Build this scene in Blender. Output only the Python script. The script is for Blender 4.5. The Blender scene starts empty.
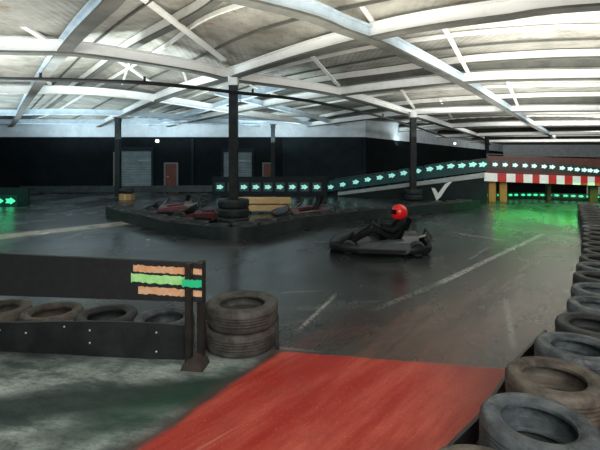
import bpy, bmesh, math, random
from mathutils import Vector, Matrix
random.seed(7)
sc = bpy.context.scene
col = sc.collection
PI = math.pi
# ---------------------------------------------------------------- camera geometry (600 x 450 frame)
H, F, HY = 1.70, 420.0, 163.0

def P(px, py, d):
    return Vector(((px-300)*d/F, d, H-(py-HY)*d/F))
def G(px, py):                       # point on the floor
    d = F*H/(py-HY)
    return Vector(((px-300)*d/F, d, 0))
def PZ(px, py, z):                   # point on the level plane of height z
    d = F*(z-H)/(HY-py)
    return Vector(((px-300)*d/F, d, z))

cam_d = bpy.data.cameras.new('camera'); cam = bpy.data.objects.new('camera', cam_d); col.objects.link(cam)
cam.location = (0, 0, H); cam.rotation_euler = (PI/2, 0, 0)
cam_d.sensor_width = 36; cam_d.lens = 36*F/600; cam_d.shift_y = -(225-HY)/600
cam_d.clip_start = .05; cam_d.clip_end = 300
sc.camera = cam

# ---------------------------------------------------------------- materials
def new_mat(name):
    m = bpy.data.materials.new(name); m.use_nodes = True
    return m, m.node_tree, m.node_tree.nodes['Principled BSDF']

def mat(name, c, rough=.6, metal=0, c2=None, scale=6, detail=5, bump=0, bscale=40, emit=None, estr=0, spec=.5, lo=.35, hi=.65, coat=0):
    m, nt, b = new_mat(name)
    b.inputs['Base Color'].default_value = (*c, 1)
    b.inputs['Roughness'].default_value = rough
    b.inputs['Metallic'].default_value = metal
    b.inputs['Specular IOR Level'].default_value = spec
    b.inputs['Coat Weight'].default_value = coat
    tc = nt.nodes.new('ShaderNodeTexCoord')
    if c2:
        n = nt.nodes.new('ShaderNodeTexNoise'); n.inputs['Scale'].default_value = scale; n.inputs['Detail'].default_value = detail
        n.inputs['Roughness'].default_value = .65
        r = nt.nodes.new('ShaderNodeValToRGB')
        r.color_ramp.elements[0].position = lo; r.color_ramp.elements[1].position = hi
        r.color_ramp.elements[0].color = (*c, 1); r.color_ramp.elements[1].color = (*c2, 1)
        nt.links.new(tc.outputs['Object'], n.inputs['Vector'])
        nt.links.new(n.outputs['Fac'], r.inputs['Fac']); nt.links.new(r.outputs['Color'], b.inputs['Base Color'])
    if bump:
        n = nt.nodes.new('ShaderNodeTexNoise'); n.inputs['Scale'].default_value = bscale; n.inputs['Detail'].default_value = 4
        bp = nt.nodes.new('ShaderNodeBump'); bp.inputs['Strength'].default_value = bump; bp.inputs['Distance'].default_value = .02
        nt.links.new(tc.outputs['Object'], n.inputs['Vector'])
        nt.links.new(n.outputs['Fac'], bp.inputs['Height']); nt.links.new(bp.outputs['Normal'], b.inputs['Normal'])
    if emit:
        b.inputs['Emission Color'].default_value = (*emit, 1); b.inputs['Emission Strength'].default_value = estr
    return m

M = {}
M['beam'] = mat('beam_white_paint', (.90, .92, .90), .55, c2=(.74, .76, .73), scale=3, lo=.5, hi=.8)
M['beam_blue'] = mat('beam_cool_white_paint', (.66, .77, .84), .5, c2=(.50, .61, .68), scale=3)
M['purlin'] = mat('purlin_white_paint', (.88, .88, .83), .6, c2=(.68, .68, .62), scale=2.5, lo=.5, hi=.8)
M['shade_seam'] = mat('roof_shade_and_seam_grey', (.075, .08, .07), .8, c2=(.13, .13, .11), scale=2)  # shade put into the colour of undersides and steep faces; also dark seams
M['column'] = mat('column_black_paint', (.012, .016, .018), .5, spec=.12, c2=(.03, .035, .035), scale=4)
M['column_cap'] = mat('column_cap_white', (.75, .77, .75), .6, c2=(.55, .56, .53), scale=5)
M['wall'] = mat('wall_black_paint', (.004, .007, .009), .7, spec=.1, c2=(.008, .013, .015), scale=1.2)
M['wall_navy'] = mat('wall_navy_paint', (.010, .018, .022), .7, spec=.12, c2=(.018, .028, .032), scale=1.2)
M['wall_white'] = mat('wall_white_cladding', (.80, .88, .92), .7, c2=(.62, .70, .74), scale=1.5)
M['wall_red'] = mat('wall_dark_red', (.06, .018, .014), .7, c2=(.10, .03, .02), scale=1.5)
M['shutter'] = mat('shutter_grey', (.17, .22, .24), .45, c2=(.24, .30, .32), scale=2)
M['door_red'] = mat('door_red_brown', (.16, .032, .016), .5, c2=(.10, .02, .01), scale=3)
M['door_frame'] = mat('door_frame_grey', (.16, .17, .16), .6)
M['pipe'] = mat('pipe_black', (.008, .009, .01), .5)
M['rub'] = mat('rubber_black', (.014, .017, .019), .55, c2=(.035, .04, .043), scale=9, bump=.25, bscale=60)
M['rub_blue'] = mat('rubber_blue_grey_dust', (.022, .030, .037), .5, c2=(.12, .145, .16), scale=7, bump=.35, bscale=50)
M['rub_brown'] = mat('rubber_brown_dust', (.035, .031, .026), .6, c2=(.15, .132, .108), scale=7, bump=.35, bscale=50)
M['rub_grey'] = mat('rubber_grey_worn', (.034, .033, .031), .6, c2=(.105, .10, .093), scale=9, bump=.3, bscale=60)
M['rub_dark'] = mat('rubber_dark_teal', (.008, .012, .014), .6, c2=(.022, .032, .035), scale=6, bump=.25, bscale=40)
M['belt'] = mat('belt_black_rubber', (.010, .012, .014), .5, c2=(.024, .028, .03), scale=5, bump=.2, bscale=30)
M['belt_far'] = mat('belt_dark_teal', (.008, .014, .016), .45, c2=(.03, .042, .045), scale=3, bump=.2, bscale=20)
M['bolt'] = mat('bolt_steel', (.7, .72, .72), .3, metal=.6)
M['board'] = mat('board_black_paint', (.016, .018, .021), .6, c2=(.024, .026, .029), scale=14)
M['post'] = mat('post_black_steel', (.012, .012, .012), .5, c2=(.03, .026, .022), scale=10)
M['foot'] = mat('post_foot_brown', (.035, .03, .025), .7, c2=(.07, .055, .045), scale=10)
M['st_orange'] = mat('stripe_orange_paint', (.86, .42, .19), .6, c2=(.90, .62, .40), scale=18)
M['st_green'] = mat('stripe_green_glow_paint', (.28, .82, .22), .6, c2=(.62, .90, .45), scale=14, emit=(.2, .9, .3), estr=.12)  # green paint with a faint added glow, not a lamp
M['st_green2'] = mat('stripe_deep_green_glow_paint', (.02, .55, .25), .5, emit=(.05, .8, .4), estr=.15)  # deep green paint, also given a slight glow of its own
M['led_panel'] = mat('sign_panel_dark_teal', (.008, .022, .024), .4, emit=(.0, .06, .06), estr=.25)
M['led'] = mat('sign_cyan_light', (.3, .8, .7), .4, emit=(.32, .74, .65), estr=.68)
M['led_white'] = mat('sign_pale_light', (.6, .8, .75), .4, emit=(.55, .80, .72), estr=.7)
M['led_green'] = mat('sign_green_light', (.1, .8, .4), .4, emit=(.08, .85, .35), estr=1.0)
M['ramp'] = mat('ramp_navy_panel', (.006, .011, .014), .6, spec=.2, c2=(.011, .018, .022), scale=2)
M['fascia'] = mat('fascia_pale_grey', (.42, .48, .48), .5, c2=(.28, .32, .32), scale=4)
M['white'] = mat('white_paint', (.85, .87, .86), .5, c2=(.75, .77, .77), scale=8)
M['red'] = mat('red_paint', (.55, .02, .015), .5, c2=(.42, .015, .012), scale=6)
M['red_dark'] = mat('parapet_dark_red', (.09, .022, .016), .6, c2=(.05, .016, .012), scale=2)
M['orange_wood'] = mat('pillar_orange', (.42, .13, .03), .5, c2=(.30, .085, .02), scale=5)
M['brown_wood'] = mat('pillar_brown', (.14, .05, .02), .6, c2=(.09, .03, .012), scale=5)
M['rail'] = mat('rail_grey_steel', (.10, .12, .12), .4, metal=.5)
M['timber'] = mat('timber_tan', (.72, .50, .24), .6, c2=(.58, .38, .16), scale=3)
M['box'] = mat('cardboard_tan', (.42, .27, .12), .7, c2=(.34, .21, .09), scale=5)
M['bag'] = mat('bag_black', (.01, .012, .013), .7, c2=(.02, .022, .024), scale=8, bump=.3)
M['kart_black'] = mat('kart_black_plastic', (.007, .009, .011), .4, spec=.3, c2=(.014, .017, .019), scale=7)
M['kart_grey'] = mat('kart_side_grey_plastic', (.045, .058, .068), .35, c2=(.085, .105, .118), scale=6)
M['kart_metal'] = mat('kart_metal', (.20, .21, .21), .4, metal=.8)
M['kart_red'] = mat('kart_red_plastic', (.16, .02, .022), .4, c2=(.07, .012, .014), scale=6)
M['tank'] = mat('kart_pale_plastic', (.16, .15, .14), .4)
M['kart_seat'] = mat('seat_black', (.014, .014, .016), .5)
M['suit'] = mat('race_suit_black', (.006, .007, .009), .8, spec=.15, c2=(.015, .017, .020), scale=9, bump=.4, bscale=14)
M['glove'] = mat('glove_black', (.014, .014, .015), .6)
M['skin'] = mat('skin', (.42, .25, .18), .5)
M['helmet'] = mat('helmet_red_gloss_glow', (.78, .012, .012), .25, c2=(.68, .008, .010), scale=3, coat=.6, emit=(.9, .02, .02), estr=.12)  # red shell brightened by a faint glow, no light source in it
M['visor'] = mat('visor_dark', (.03, .01, .012), .1)
M['lamp'] = mat('lamp_white_light', (.9, .9, .85), .4, emit=(1, 1, .92), estr=2.5)
M['hole'] = mat('cavity_black', (.004, .004, .004), .9)

# roof sheets: dirty white asbestos sheet, ribs across the purlins
def sheet_mat():
    m, nt, b = new_mat('roof_sheet')
    tc = nt.nodes.new('ShaderNodeTexCoord')
    n1 = nt.nodes.new('ShaderNodeTexNoise'); n1.inputs['Scale'].default_value = 1.1; n1.inputs['Detail'].default_value = 7; n1.inputs['Roughness'].default_value = .7
    r1 = nt.nodes.new('ShaderNodeValToRGB')
    r1.color_ramp.elements[0].position = .30; r1.color_ramp.elements[0].color = (.17, .16, .125, 1)
    r1.color_ramp.elements[1].position = .62; r1.color_ramp.elements[1].color = (.44, .43, .375, 1)
    n2 = nt.nodes.new('ShaderNodeTexNoise'); n2.inputs['Scale'].default_value = 2.3; n2.inputs['Detail'].default_value = 8
    r2 = nt.nodes.new('ShaderNodeValToRGB')
    r2.color_ramp.elements[0].position = .66; r2.color_ramp.elements[0].color = (0, 0, 0, 1)
    r2.color_ramp.elements[1].position = .76; r2.color_ramp.elements[1].color = (1, 1, 1, 1)
    mx = nt.nodes.new('ShaderNodeMix'); mx.data_type = 'RGBA'; mx.inputs[7].default_value = (.26, .15, .05, 1)
    L = nt.links.new
    L(tc.outputs['Object'], n1.inputs['Vector']); L(tc.outputs['Object'], n2.inputs['Vector'])
    L(n1.outputs['Fac'], r1.inputs['Fac']); L(n2.outputs['Fac'], r2.inputs['Fac'])
    L(r2.outputs['Color'], mx.inputs[0]); L(r1.outputs['Color'], mx.inputs[6]); L(mx.outputs[2], b.inputs['Base Color'])
    w = nt.nodes.new('ShaderNodeTexWave'); w.inputs['Scale'].default_value = 2.2; w.bands_direction = 'X'
    bp = nt.nodes.new('ShaderNodeBump'); bp.inputs['Strength'].default_value = .35; bp.inputs['Distance'].default_value = .03
    L(tc.outputs['Object'], w.inputs['Vector']); L(w.outputs['Fac'], bp.inputs['Height']); L(bp.outputs['Normal'], b.inputs['Normal'])
    b.inputs['Roughness'].default_value = .8
    return m
M['sheet'] = sheet_mat()

# floor: dark sealed concrete, red and brown painted zones, worn white lines
def floor_mat():
    m, nt, b = new_mat('track_floor')
    L = nt.links.new
    geo = nt.nodes.new('ShaderNodeTexCoord')
    sep = nt.nodes.new('ShaderNodeSeparateXYZ'); L(geo.outputs['Object'], sep.inputs[0])
    X, Y = sep.outputs[0], sep.outputs[1]
    def val(s, sock):
        if isinstance(s, (int, float)): sock.default_value = s
        else: L(s, sock)
    def mth(op, a, b_=0.0, clamp=False):
        n = nt.nodes.new('ShaderNodeMath'); n.operation = op; n.use_clamp = clamp
        val(a, n.inputs[0]); val(b_, n.inputs[1]); return n.outputs[0]
    def noise(scale, detail=6, stretch=None, rot=0, rough=.6):
        n = nt.nodes.new('ShaderNodeTexNoise'); n.inputs['Scale'].default_value = scale; n.inputs['Detail'].default_value = detail; n.inputs['Roughness'].default_value = rough
        mp = nt.nodes.new('ShaderNodeMapping'); L(geo.outputs['Object'], mp.inputs[0])
        mp.inputs['Rotation'].default_value = (0, 0, rot); v = mp.outputs[0]
        if stretch:
            m2 = nt.nodes.new('ShaderNodeMapping'); L(v, m2.inputs[0]); m2.inputs['Scale'].default_value = stretch; v = m2.outputs[0]
        L(v, n.inputs['Vector']); return n.outputs['Fac']
    def sstep(v, lo, hi):
        n = nt.nodes.new('ShaderNodeMapRange'); n.interpolation_type = 'SMOOTHSTEP'
        L(v, n.inputs[0]); n.inputs[1].default_value = lo; n.inputs[2].default_value = hi
        return n.outputs[0]
    def mix(f, a, c):
        n = nt.nodes.new('ShaderNodeMix'); n.data_type = 'RGBA'
        val(f, n.inputs[0])
        for s, k in ((a, 6), (c, 7)):
            if isinstance(s, tuple): n.inputs[k].default_value = (*s, 1)
            else: L(s, n.inputs[k])
        return n.outputs[2]
    def side(ax, ay, bx, by):        # signed distance, positive on the right of a -> b
        dx, dy = bx-ax, by-ay; l = math.hypot(dx, dy); nx, ny = dy/l, -dx/l
        return mth('ADD', mth('ADD', mth('MULTIPLY', X, nx), mth('MULTIPLY', Y, ny)), -(ax*nx+ay*ny))
    def seg(ax, ay, bx, by, w, soft=.02, fade=.2):
        n = mth('ABSOLUTE', side(ax, ay, bx, by))
        mx_ = sstep(n, w+soft, w-soft*.5)
        dx, dy = bx-ax, by-ay; l = math.hypot(dx, dy); ux, uy = dx/l, dy/l
        t = mth('ADD', mth('ADD', mth('MULTIPLY', X, ux), mth('MULTIPLY', Y, uy)), -(ax*ux+ay*uy))
        return mth('MULTIPLY', mx_, mth('MULTIPLY', sstep(t, -fade, fade), sstep(t, l+fade, l-fade)))
    mul = lambda a, c: mth('MULTIPLY', a, c)
    nA = noise(.55, 7, (1, .45, 1), .3); nB = noise(3.0, 8); nC = noise(1.3, 8, (.35, 2.2, 1), -.18); nD = noise(16, 4); nE = noise(1.7, 8, (.35, 2.0, 1), -.86, .7); nG = noise(2.2, 9, (.7, 1.5, 1), .2, .72)
    dark = mix(sstep(nA, .35, .68), (.009, .013, .015), (.046, .056, .060))
    dark = mix(mul(sstep(nC, .50, .72), .6), dark, (.105, .118, .12))
    dark = mix(mul(sstep(nC, .46, .30), .75), dark, (.006, .009, .010))
    # brown worn racing lane on the right
    jit = mth('MULTIPLY', mth('SUBTRACT', nB, .5), .35)
    lane = mth('ADD', side(.05, 3.6, 5.9, 10.1), jit)
    lane_m = mul(sstep(lane, -.15, .35), sstep(Y, 14, 9))
    lane_c = mix(sstep(nE, .35, .7), (.060, .050, .042), (.165, .138, .120))
    c = mix(mul(lane_m, .9), dark, lane_c)
    c = mix(mul(sstep(noise(20, 8, (.4, 1.6, 1), -.86, .75), .54, .68), .35), c, (.20, .195, .185))
    # faded red haze past the painted red corner
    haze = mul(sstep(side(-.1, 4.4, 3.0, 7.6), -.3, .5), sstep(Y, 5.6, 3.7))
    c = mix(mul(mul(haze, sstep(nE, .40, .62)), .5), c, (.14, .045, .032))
    # pale, scuffed foreground on the left
    fg = mul(sstep(Y, 3.95, 3.4), sstep(side(-.98, 2.49, -.22, 3.72), .02, -.15))
    wob = mth('ADD', Y, mth('MULTIPLY', mth('SUBTRACT', nA, .5), .9))
    fgc = mix(sstep(nG, .36, .62), (.085, .125, .122), (.54, .66, .63))
    fgc = mix(mul(sstep(nB, .45, .7), .6), fgc, (.26, .31, .30))
    fgc = mix(mul(sstep(noise(26, 8, (.6, 1.4, 1), .2, .8), .50, .64), .6), fgc, (.06, .085, .085))
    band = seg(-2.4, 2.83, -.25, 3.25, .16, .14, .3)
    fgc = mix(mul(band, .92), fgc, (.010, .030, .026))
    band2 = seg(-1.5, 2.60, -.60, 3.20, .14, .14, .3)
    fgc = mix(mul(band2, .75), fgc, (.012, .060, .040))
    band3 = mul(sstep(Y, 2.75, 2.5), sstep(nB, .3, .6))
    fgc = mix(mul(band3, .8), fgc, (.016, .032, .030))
    c = mix(mul(fg, .95), c, fgc)
    # pale streak far left
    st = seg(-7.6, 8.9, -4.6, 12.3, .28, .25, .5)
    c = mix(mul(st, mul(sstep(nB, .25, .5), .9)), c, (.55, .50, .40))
    # grey scuffs near the front tyre stack
    # red painted corner
    re = mth('ADD', side(-.98, 2.49, -.22, 3.74), mth('MULTIPLY', mth('SUBTRACT', nB, .5), .10))
    rt = mth('ADD', side(.05, 3.76, 1.72, 3.46), mth('MULTIPLY', mth('SUBTRACT', nB, .5), .08))
    red_m = mul(sstep(re, -.02, .05), sstep(rt, -.012, .02))
    redc = mix(sstep(nE, .35, .70), (.40, .022, .014), (.62, .125, .085))
    redc = mix(mul(sstep(nB, .50, .72), .55), redc, (.34, .05, .036))
    scratch = noise(5, 5, (.10, 4, 1), -.80)
    redc = mix(mul(sstep(scratch, .62, .72), .5), redc, (.62, .30, .25))
    redc = mix(mul(sstep(noise(38, 6, None, 0, .75), .52, .66), .45), redc, (.30, .030, .022))
    redc = mix(mul(sstep(noise(55, 4), .60, .70), .5), redc, (.72, .30, .24))
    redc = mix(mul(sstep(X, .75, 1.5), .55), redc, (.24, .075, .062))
    c = mix(mul(red_m, .97), c, redc)
    # worn white lines
    wear = sstep(nD, .36, .55)
    for a, w, s in (((5.82, 10.06, 1.98, 5.95), .05, .75), ((1.98, 5.95, .9, 4.9), .045, .18), ((3.8, 10.2, 4.5, 9.15), .05, .55),
                    ((1.98, 3.9, 2.55, 5.2), .022, .35), ((.0, 4.3, .45, 5.4), .02, .45), ((4.9, 8.9, 5.6, 9.15), .04, .3),
                    ((2.9, 7.3, 3.9, 8.6), .03, .22), ((-.35, 3.9, .1, 3.8), .02, .2)):
        c = mix(mul(seg(*a, w), mul(wear, s)), c, (.55, .56, .54))
    flecks = sstep(noise(14, 2), .79, .82)
    c = mix(mul(flecks, .5), c, (.5, .5, .48))
    L(c, b.inputs['Base Color'])
    rr = nt.nodes.new('ShaderNodeMapRange'); L(nA, rr.inputs[0]); rr.inputs[1].default_value = .3; rr.inputs[2].default_value = .7; rr.inputs[3].default_value = .16; rr.inputs[4].default_value = .36
    rgh = mth('ADD', rr.outputs[0], mth('MULTIPLY', mth('MAXIMUM', red_m, fg), .22))
    L(rgh, b.inputs['Roughness'])
    bp = nt.nodes.new('ShaderNodeBump'); bp.inputs['Strength'].default_value = .12; bp.inputs['Distance'].default_value = .01
    L(nD, bp.inputs['Height']); L(bp.outputs['Normal'], b.inputs['Normal'])
    b.inputs['Specular IOR Level'].default_value = .33
    return m
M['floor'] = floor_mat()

# ---------------------------------------------------------------- mesh helpers
def obj(name, bm, m, parent=None, smooth=False):
    me = bpy.data.meshes.new(name); bmesh.ops.recalc_face_normals(bm, faces=bm.faces[:]); bm.to_mesh(me); bm.free()
    for k in (m if isinstance(m, (list, tuple)) else [m]): me.materials.append(k)
    if smooth:
        for p in me.polygons: p.use_smooth = True
        try: me.set_sharp_from_angle(angle=math.radians(38))
        except Exception: pass
    o = bpy.data.objects.new(name, me); col.objects.link(o)
    if parent: o.parent = parent
    return o

def box(bm, c, s, rz=0, bevel=0, mi=0, rot=None):
    r = bmesh.ops.create_cube(bm, size=1)
    vs = r['verts']
    mtx = Matrix.Translation(c) @ (rot if rot is not None else Matrix.Rotation(rz, 4, 'Z')) @ Matrix.Diagonal((*s, 1))
    bmesh.ops.transform(bm, matrix=mtx, verts=vs)
    fs = set(f for v in vs for f in v.link_faces)
    if bevel:
        es = set(e for f in fs for e in f.edges)
        g = bmesh.ops.bevel(bm, geom=list(es), offset=bevel, segments=2, affect='EDGES')
        fs |= set(g['faces'])
    for f in fs:
        if f.is_valid: f.material_index = mi
    return vs

def tube(bm, pts, r, seg=10, cap=True):
    pts = [Vector(p) for p in pts]; rings = []
    up = Vector((0, 0, 1))
    for i, p in enumerate(pts):
        t = (pts[min(i+1, len(pts)-1)]-pts[max(i-1, 0)]).normalized()
        a = t.cross(up)
        if a.length < 1e-3: a = t.cross(Vector((0, 1, 0)))
        a.normalize(); b = a.cross(t)
        rad = r[i] if isinstance(r, (list, tuple)) else r
        rings.append([bm.verts.new(p+rad*(math.cos(2*PI*k/seg)*a+math.sin(2*PI*k/seg)*b)) for k in range(seg)])
    for A, B in zip(rings, rings[1:]):
        for k in range(seg): bm.faces.new((A[k], A[(k+1) % seg], B[(k+1) % seg], B[k]))
    if cap: bm.faces.new(rings[0]); bm.faces.new(rings[-1])

def lathe(bm, prof, seg=32, axis='Z', closed=True, center=(0, 0, 0)):
    rings = []
    for k in range(seg):
        a = 2*PI*k/seg; ring = []
        for r, z in prof:
            p = (r*math.cos(a), r*math.sin(a), z) if axis == 'Z' else (r*math.cos(a), z, r*math.sin(a))
            ring.append(bm.verts.new(Vector(p)+Vector(center)))
        rings.append(ring)
    n = len(prof)
    for k in range(seg):
        A, B = rings[k], rings[(k+1) % seg]
        for j in range(n if closed else n-1):
            q = (A[j], A[(j+1) % n], B[(j+1) % n], B[j])
            bm.faces.new(q)

def prism(bm, poly, y0, y1, mi=0, plane='XZ'):
    f = lambda p, t: Vector((p[0], t, p[1])) if plane == 'XZ' else Vector((p[0], p[1], t))
    a = [bm.verts.new(f(p, y0)) for p in poly]; b = [bm.verts.new(f(p, y1)) for p in poly]
    fs = [bm.faces.new(a), bm.faces.new(b[::-1])]
    n = len(poly)
    for i in range(n): fs.append(bm.faces.new((a[i], b[i], b[(i+1) % n], a[(i+1) % n])))
    for q in fs: q.material_index = mi

def smooth_path(pts, n=8):
    pts = [Vector(p) for p in pts]; out = []
    for i in range(len(pts)-1):
        p0, p1, p2, p3 = pts[max(i-1, 0)], pts[i], pts[i+1], pts[min(i+2, len(pts)-1)]
        for k in range(n):
            t = k/n
            out.append(.5*((2*p1)+(p2-p0)*t+(2*p0-5*p1+4*p2-p3)*t*t+(3*p1-p0-3*p2+p3)*t**3))
    out.append(pts[-1]); return out

def resample(pts, step=None, n=None):
    L = [0]
    for a, b in zip(pts, pts[1:]): L.append(L[-1]+(b-a).length)
    n = n or max(1, round(L[-1]/step)); out = []; j = 0
    for k in range(n+1):
        t = L[-1]*k/n
        while j < len(L)-2 and L[j+1] < t: j += 1
        f = (t-L[j])/max(1e-9, L[j+1]-L[j]); out.append(pts[j].lerp(pts[j+1], min(1, f)))
    return out

def sweep(bm, pts, sect, mi=0):
    """sect: list of (side, up) offsets, closed section"""
    rings = []
    for i, p in enumerate(pts):
        t = pts[min(i+1, len(pts)-1)]-pts[max(i-1, 0)]; t.z = 0; t.normalize()
        s = Vector((t.y, -t.x, 0))
        rings.append([bm.verts.new(p+s*a+Vector((0, 0, b))) for a, b in sect])
    n = len(sect); fs = []
    for A, B in zip(rings, rings[1:]):
        for k in range(n): fs.append(bm.faces.new((A[k], A[(k+1) % n], B[(k+1) % n], B[k])))
    fs.append(bm.faces.new(rings[0])); fs.append(bm.faces.new(rings[-1]))
    for f in fs: f.material_index = mi

def rect(w, h): return [(-w/2, -h/2), (w/2, -h/2), (w/2, h/2), (-w/2, h/2)]
def ibeam(w, h, t=.03):
    a, b = w/2, h/2
    return [(-a, -b), (a, -b), (a, -b+t), (t/2, -b+t), (t/2, b-t), (a, b-t), (a, b), (-a, b), (-a, b-t), (-t/2, b-t), (-t/2, -b+t), (-a, -b+t)]

def tag(o, label, cat, group=None):
    o['label'] = label; o['category'] = cat
    if group: o['group'] = group
    return o
def thing(name, label, cat, loc=(0, 0, 0), rz=0, group=None):
    o = bpy.data.objects.new(name, None); col.objects.link(o); o.location = loc; o.rotation_euler = (0, 0, rz); o.empty_display_size = .1
    return tag(o, label, cat, group)
def struct(name, bm, m, parent=None, **k):
    o = obj(name, bm, m, parent, **k)
    if not parent: o['kind'] = 'structure'
    return o
def copy_tree(o, parent=None):
    c = o.copy(); col.objects.link(c)
    if parent: c.parent = parent
    for ch in list(o.children): copy_tree(ch, c)
    return c
ORD = ['first', 'second', 'third', 'fourth', 'fifth', 'sixth', 'seventh', 'eighth', 'ninth', 'tenth', 'eleventh', 'twelfth', 'thirteenth', 'fourteenth',
       'fifteenth', 'sixteenth', 'seventeenth', 'eighteenth', 'nineteenth', 'twentieth', 'twenty-first', 'twenty-second', 'twenty-third', 'twenty-fourth',
       'twenty-fifth', 'twenty-sixth', 'twenty-seventh', 'twenty-eighth', 'twenty-ninth', 'thirtieth']

# ---------------------------------------------------------------- setting: floor, walls
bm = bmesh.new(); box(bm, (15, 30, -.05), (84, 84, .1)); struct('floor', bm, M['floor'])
WY = 27.0
bm = bmesh.new(); box(bm, (-8.4, WY+.15, 1.685), (25.2, .3, 3.37)); struct('wall_back', bm, M['wall'])
bm = bmesh.new(); box(bm, (-8.4, WY+.15, 4.02), (25.2, .3, 1.3)); struct('wall_back_upper', bm, M['wall_white'])
bm = bmesh.new(); box(bm, (-21.15, 13.3, 1.685), (.3, 28, 3.37)); struct('wall_left', bm, M['wall'])
bm = bmesh.new(); box(bm, (-21.15, 13.3, 4.02), (.3, 28, 1.3)); struct('wall_left_upper', bm, M['wall_white'])
a, b = Vector((4.2, WY)), Vector((30, 62)); dd = b-a
bm = bmesh.new(); box(bm, (a.x+dd.x/2-.1, a.y+dd.y/2+.15, 1.685), (dd.length, .3, 3.37), math.atan2(dd.y, dd.x)); struct('wall_right', bm, M['wall'])
bm = bmesh.new(); box(bm, (a.x+dd.x/2-.1, a.y+dd.y/2+.15, 4.02), (dd.length, .3, 1.3), math.atan2(dd.y, dd.x)); struct('wall_right_upper', bm, M['wall_white'])
bm = bmesh.new(); box(bm, (43, 62.2, 1.3), (27, .3, 2.6)); struct('wall_far', bm, M['wall_red'])
bm = bmesh.new(); box(bm, (43, 62.2, 3.6), (27, .3, 2.0)); struct('wall_far_upper', bm, M['wall_white'])
# navy painted bay of the back wall and raised pilasters
tn = [0]
def trim(bm, m, **k):
    tn[0] += 1
    return struct('trim_%d' % tn[0], bm, m, **k)
def wx(px): return (px-300)*WY/F
bm = bmesh.new(); box(bm, ((wx(285)+wx(365))/2, WY-.02, 1.68), (wx(365)-wx(285), .05, 3.36)); trim(bm, M['wall_navy'])
for px in (193, 284, 364):
    bm = bmesh.new(); box(bm, (wx(px), WY-.08, 1.68), (.18, .16, 3.36)); trim(bm, M['wall_navy'])
# roller shutters and doors
def shutter(n, x0, x1, ytop):
    zt = H-(ytop-HY)*WY/F; X0, X1 = wx(x0), wx(x1)
    bm = bmesh.new(); k = 16
    poly = []
    for i in range(k):
        z0 = .0+zt*i/k; z1 = zt*(i+1)/k; zm = (z0+z1)/2
        for (za, zb, ya, yb) in ((z0, zm, -.06, -.10), (zm, z1, -.10, -.06)):
            v = [bm.verts.new(q) for q in ((X0, WY+ya, za), (X1, WY+ya, za), (X1, WY+yb, zb), (X0, WY+yb, zb))]; bm.faces.new(v)
    o = struct('door_%d' % n, bm, M['shutter'])
    b2 = bmesh.new()
    for X in (X0-.08, X1+.08): box(b2, (X, WY-.09, zt/2), (.16, .12, zt))
    box(b2, ((X0+X1)/2, WY-.12, zt+.12), (X1-X0+.32, .22, .24)); obj('frame', b2, M['wall_navy'], o)
    b3 = bmesh.new(); box(b3, ((X0+X1)/2, WY-.11, .05), (X1-X0, .05, .1)); obj('bottom_bar', b3, M['fascia'], o)
    b4 = bmesh.new(); box(b4, (X1-.45, WY-.115, zt*.76), (.8, .02, .07)); obj('slot', b4, M['fascia'], o)
def door(n, x0, x1, ytop):
    zt = H-(ytop-HY)*WY/F; X0, X1 = wx(x0), wx(x1)
    bm = bmesh.new(); box(bm, ((X0+X1)/2, WY-.05, zt/2), (X1-X0, .06, zt), bevel=.01)
    for zc, hh in ((zt*.30, zt*.38), (zt*.75, zt*.32)):
        box(bm, ((X0+X1)/2, WY-.085, zc), ((X1-X0)*.66, .02, hh), bevel=.008)
    o = struct('door_%d' % n, bm, M['door_red'])
    b2 = bmesh.new()
    for X in (X0-.05, X1+.05): box(b2, (X, WY-.06, zt/2), (.1, .12, zt))
    box(b2, ((X0+X1)/2, WY-.06, zt+.05), (X1-X0+.2, .12, .1)); obj('frame', b2, M['door_frame'], o)
    b3 = bmesh.new(); tube(b3, [(X0+.1, WY-.1, zt*.5), (X0+.1, WY-.15, zt*.5), (X0+.22, WY-.15, zt*.5)], .02, 8); obj('handle', b3, M['bolt'], o)
shutter(1, 122, 152, 151); door(2, 166, 177, 164)
shutter(3, 224, 252, 152); door(4, 264, 271, 164)
bm = bmesh.new(); box(bm, (wx(117), WY-.1, 1.2), (.35, .12, 2.4)); trim(bm, M['door_frame'])

# ---------------------------------------------------------------- roof
ZB = 4.15
def zpts(l, z=ZB): return [PZ(x, y, z) for x, y in l]
V = lambda x, y, z=ZB: Vector((x, y, z))
def setz(l, z): return [Vector((p.x, p.y, z)) for p in l]
A_ = [V(-17.6-2, 25.7+2)]+zpts([(12, 123), (30, 93), (62, 47), (105, 0)])+[V(-1.2, 4.4), V(2, 2.8), V(6, 2.2), V(14, 2)]
A0 = [V(-20.5, 18), V(-14, 10), V(-8, 3.5), V(-5, 0), V(-2, -2), V(3, -3), V(14, -3)]
D_ = [V(-15, 29)]+zpts([(93, 127), (155, 98), (230, 73), (300, 50), (375, 30), (430, 19), (500, 9), (600, -3)])+[V(9, 5.7), V(14, 5.4)]
B2 = [V(-9.5, 29)]+zpts([(170, 124), (230, 111), (290, 99), (343, 91), (400, 84), (475, 77), (530, 75), (600, 74)])+[V(12, 11.4), V(18, 11.2)]
B4 = [V(-2.6, 31)]+zpts([(290, 127), (350, 119), (413, 112), (500, 109), (600, 108)])+[V(20, 18.6), V(26, 18.6)]
B5 = [V(5, 33)]+zpts([(400, 130), (450, 126), (500, 124), (600, 123)])+[V(26, 25.7), V(32, 25.7)]
B6 = [V(10, 39)]+zpts([(440, 136), (500, 134), (600, 133)])+[V(32, 34.3), V(40, 34.3)]
B7 = [V(18, 48)]+zpts([(500, 141), (600, 140.5)])+[V(40, 46), V(50, 46)]
B8 = [V(26, 63), V(40, 62.5), V(58, 62.5)]
ZP = 4.62
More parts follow.
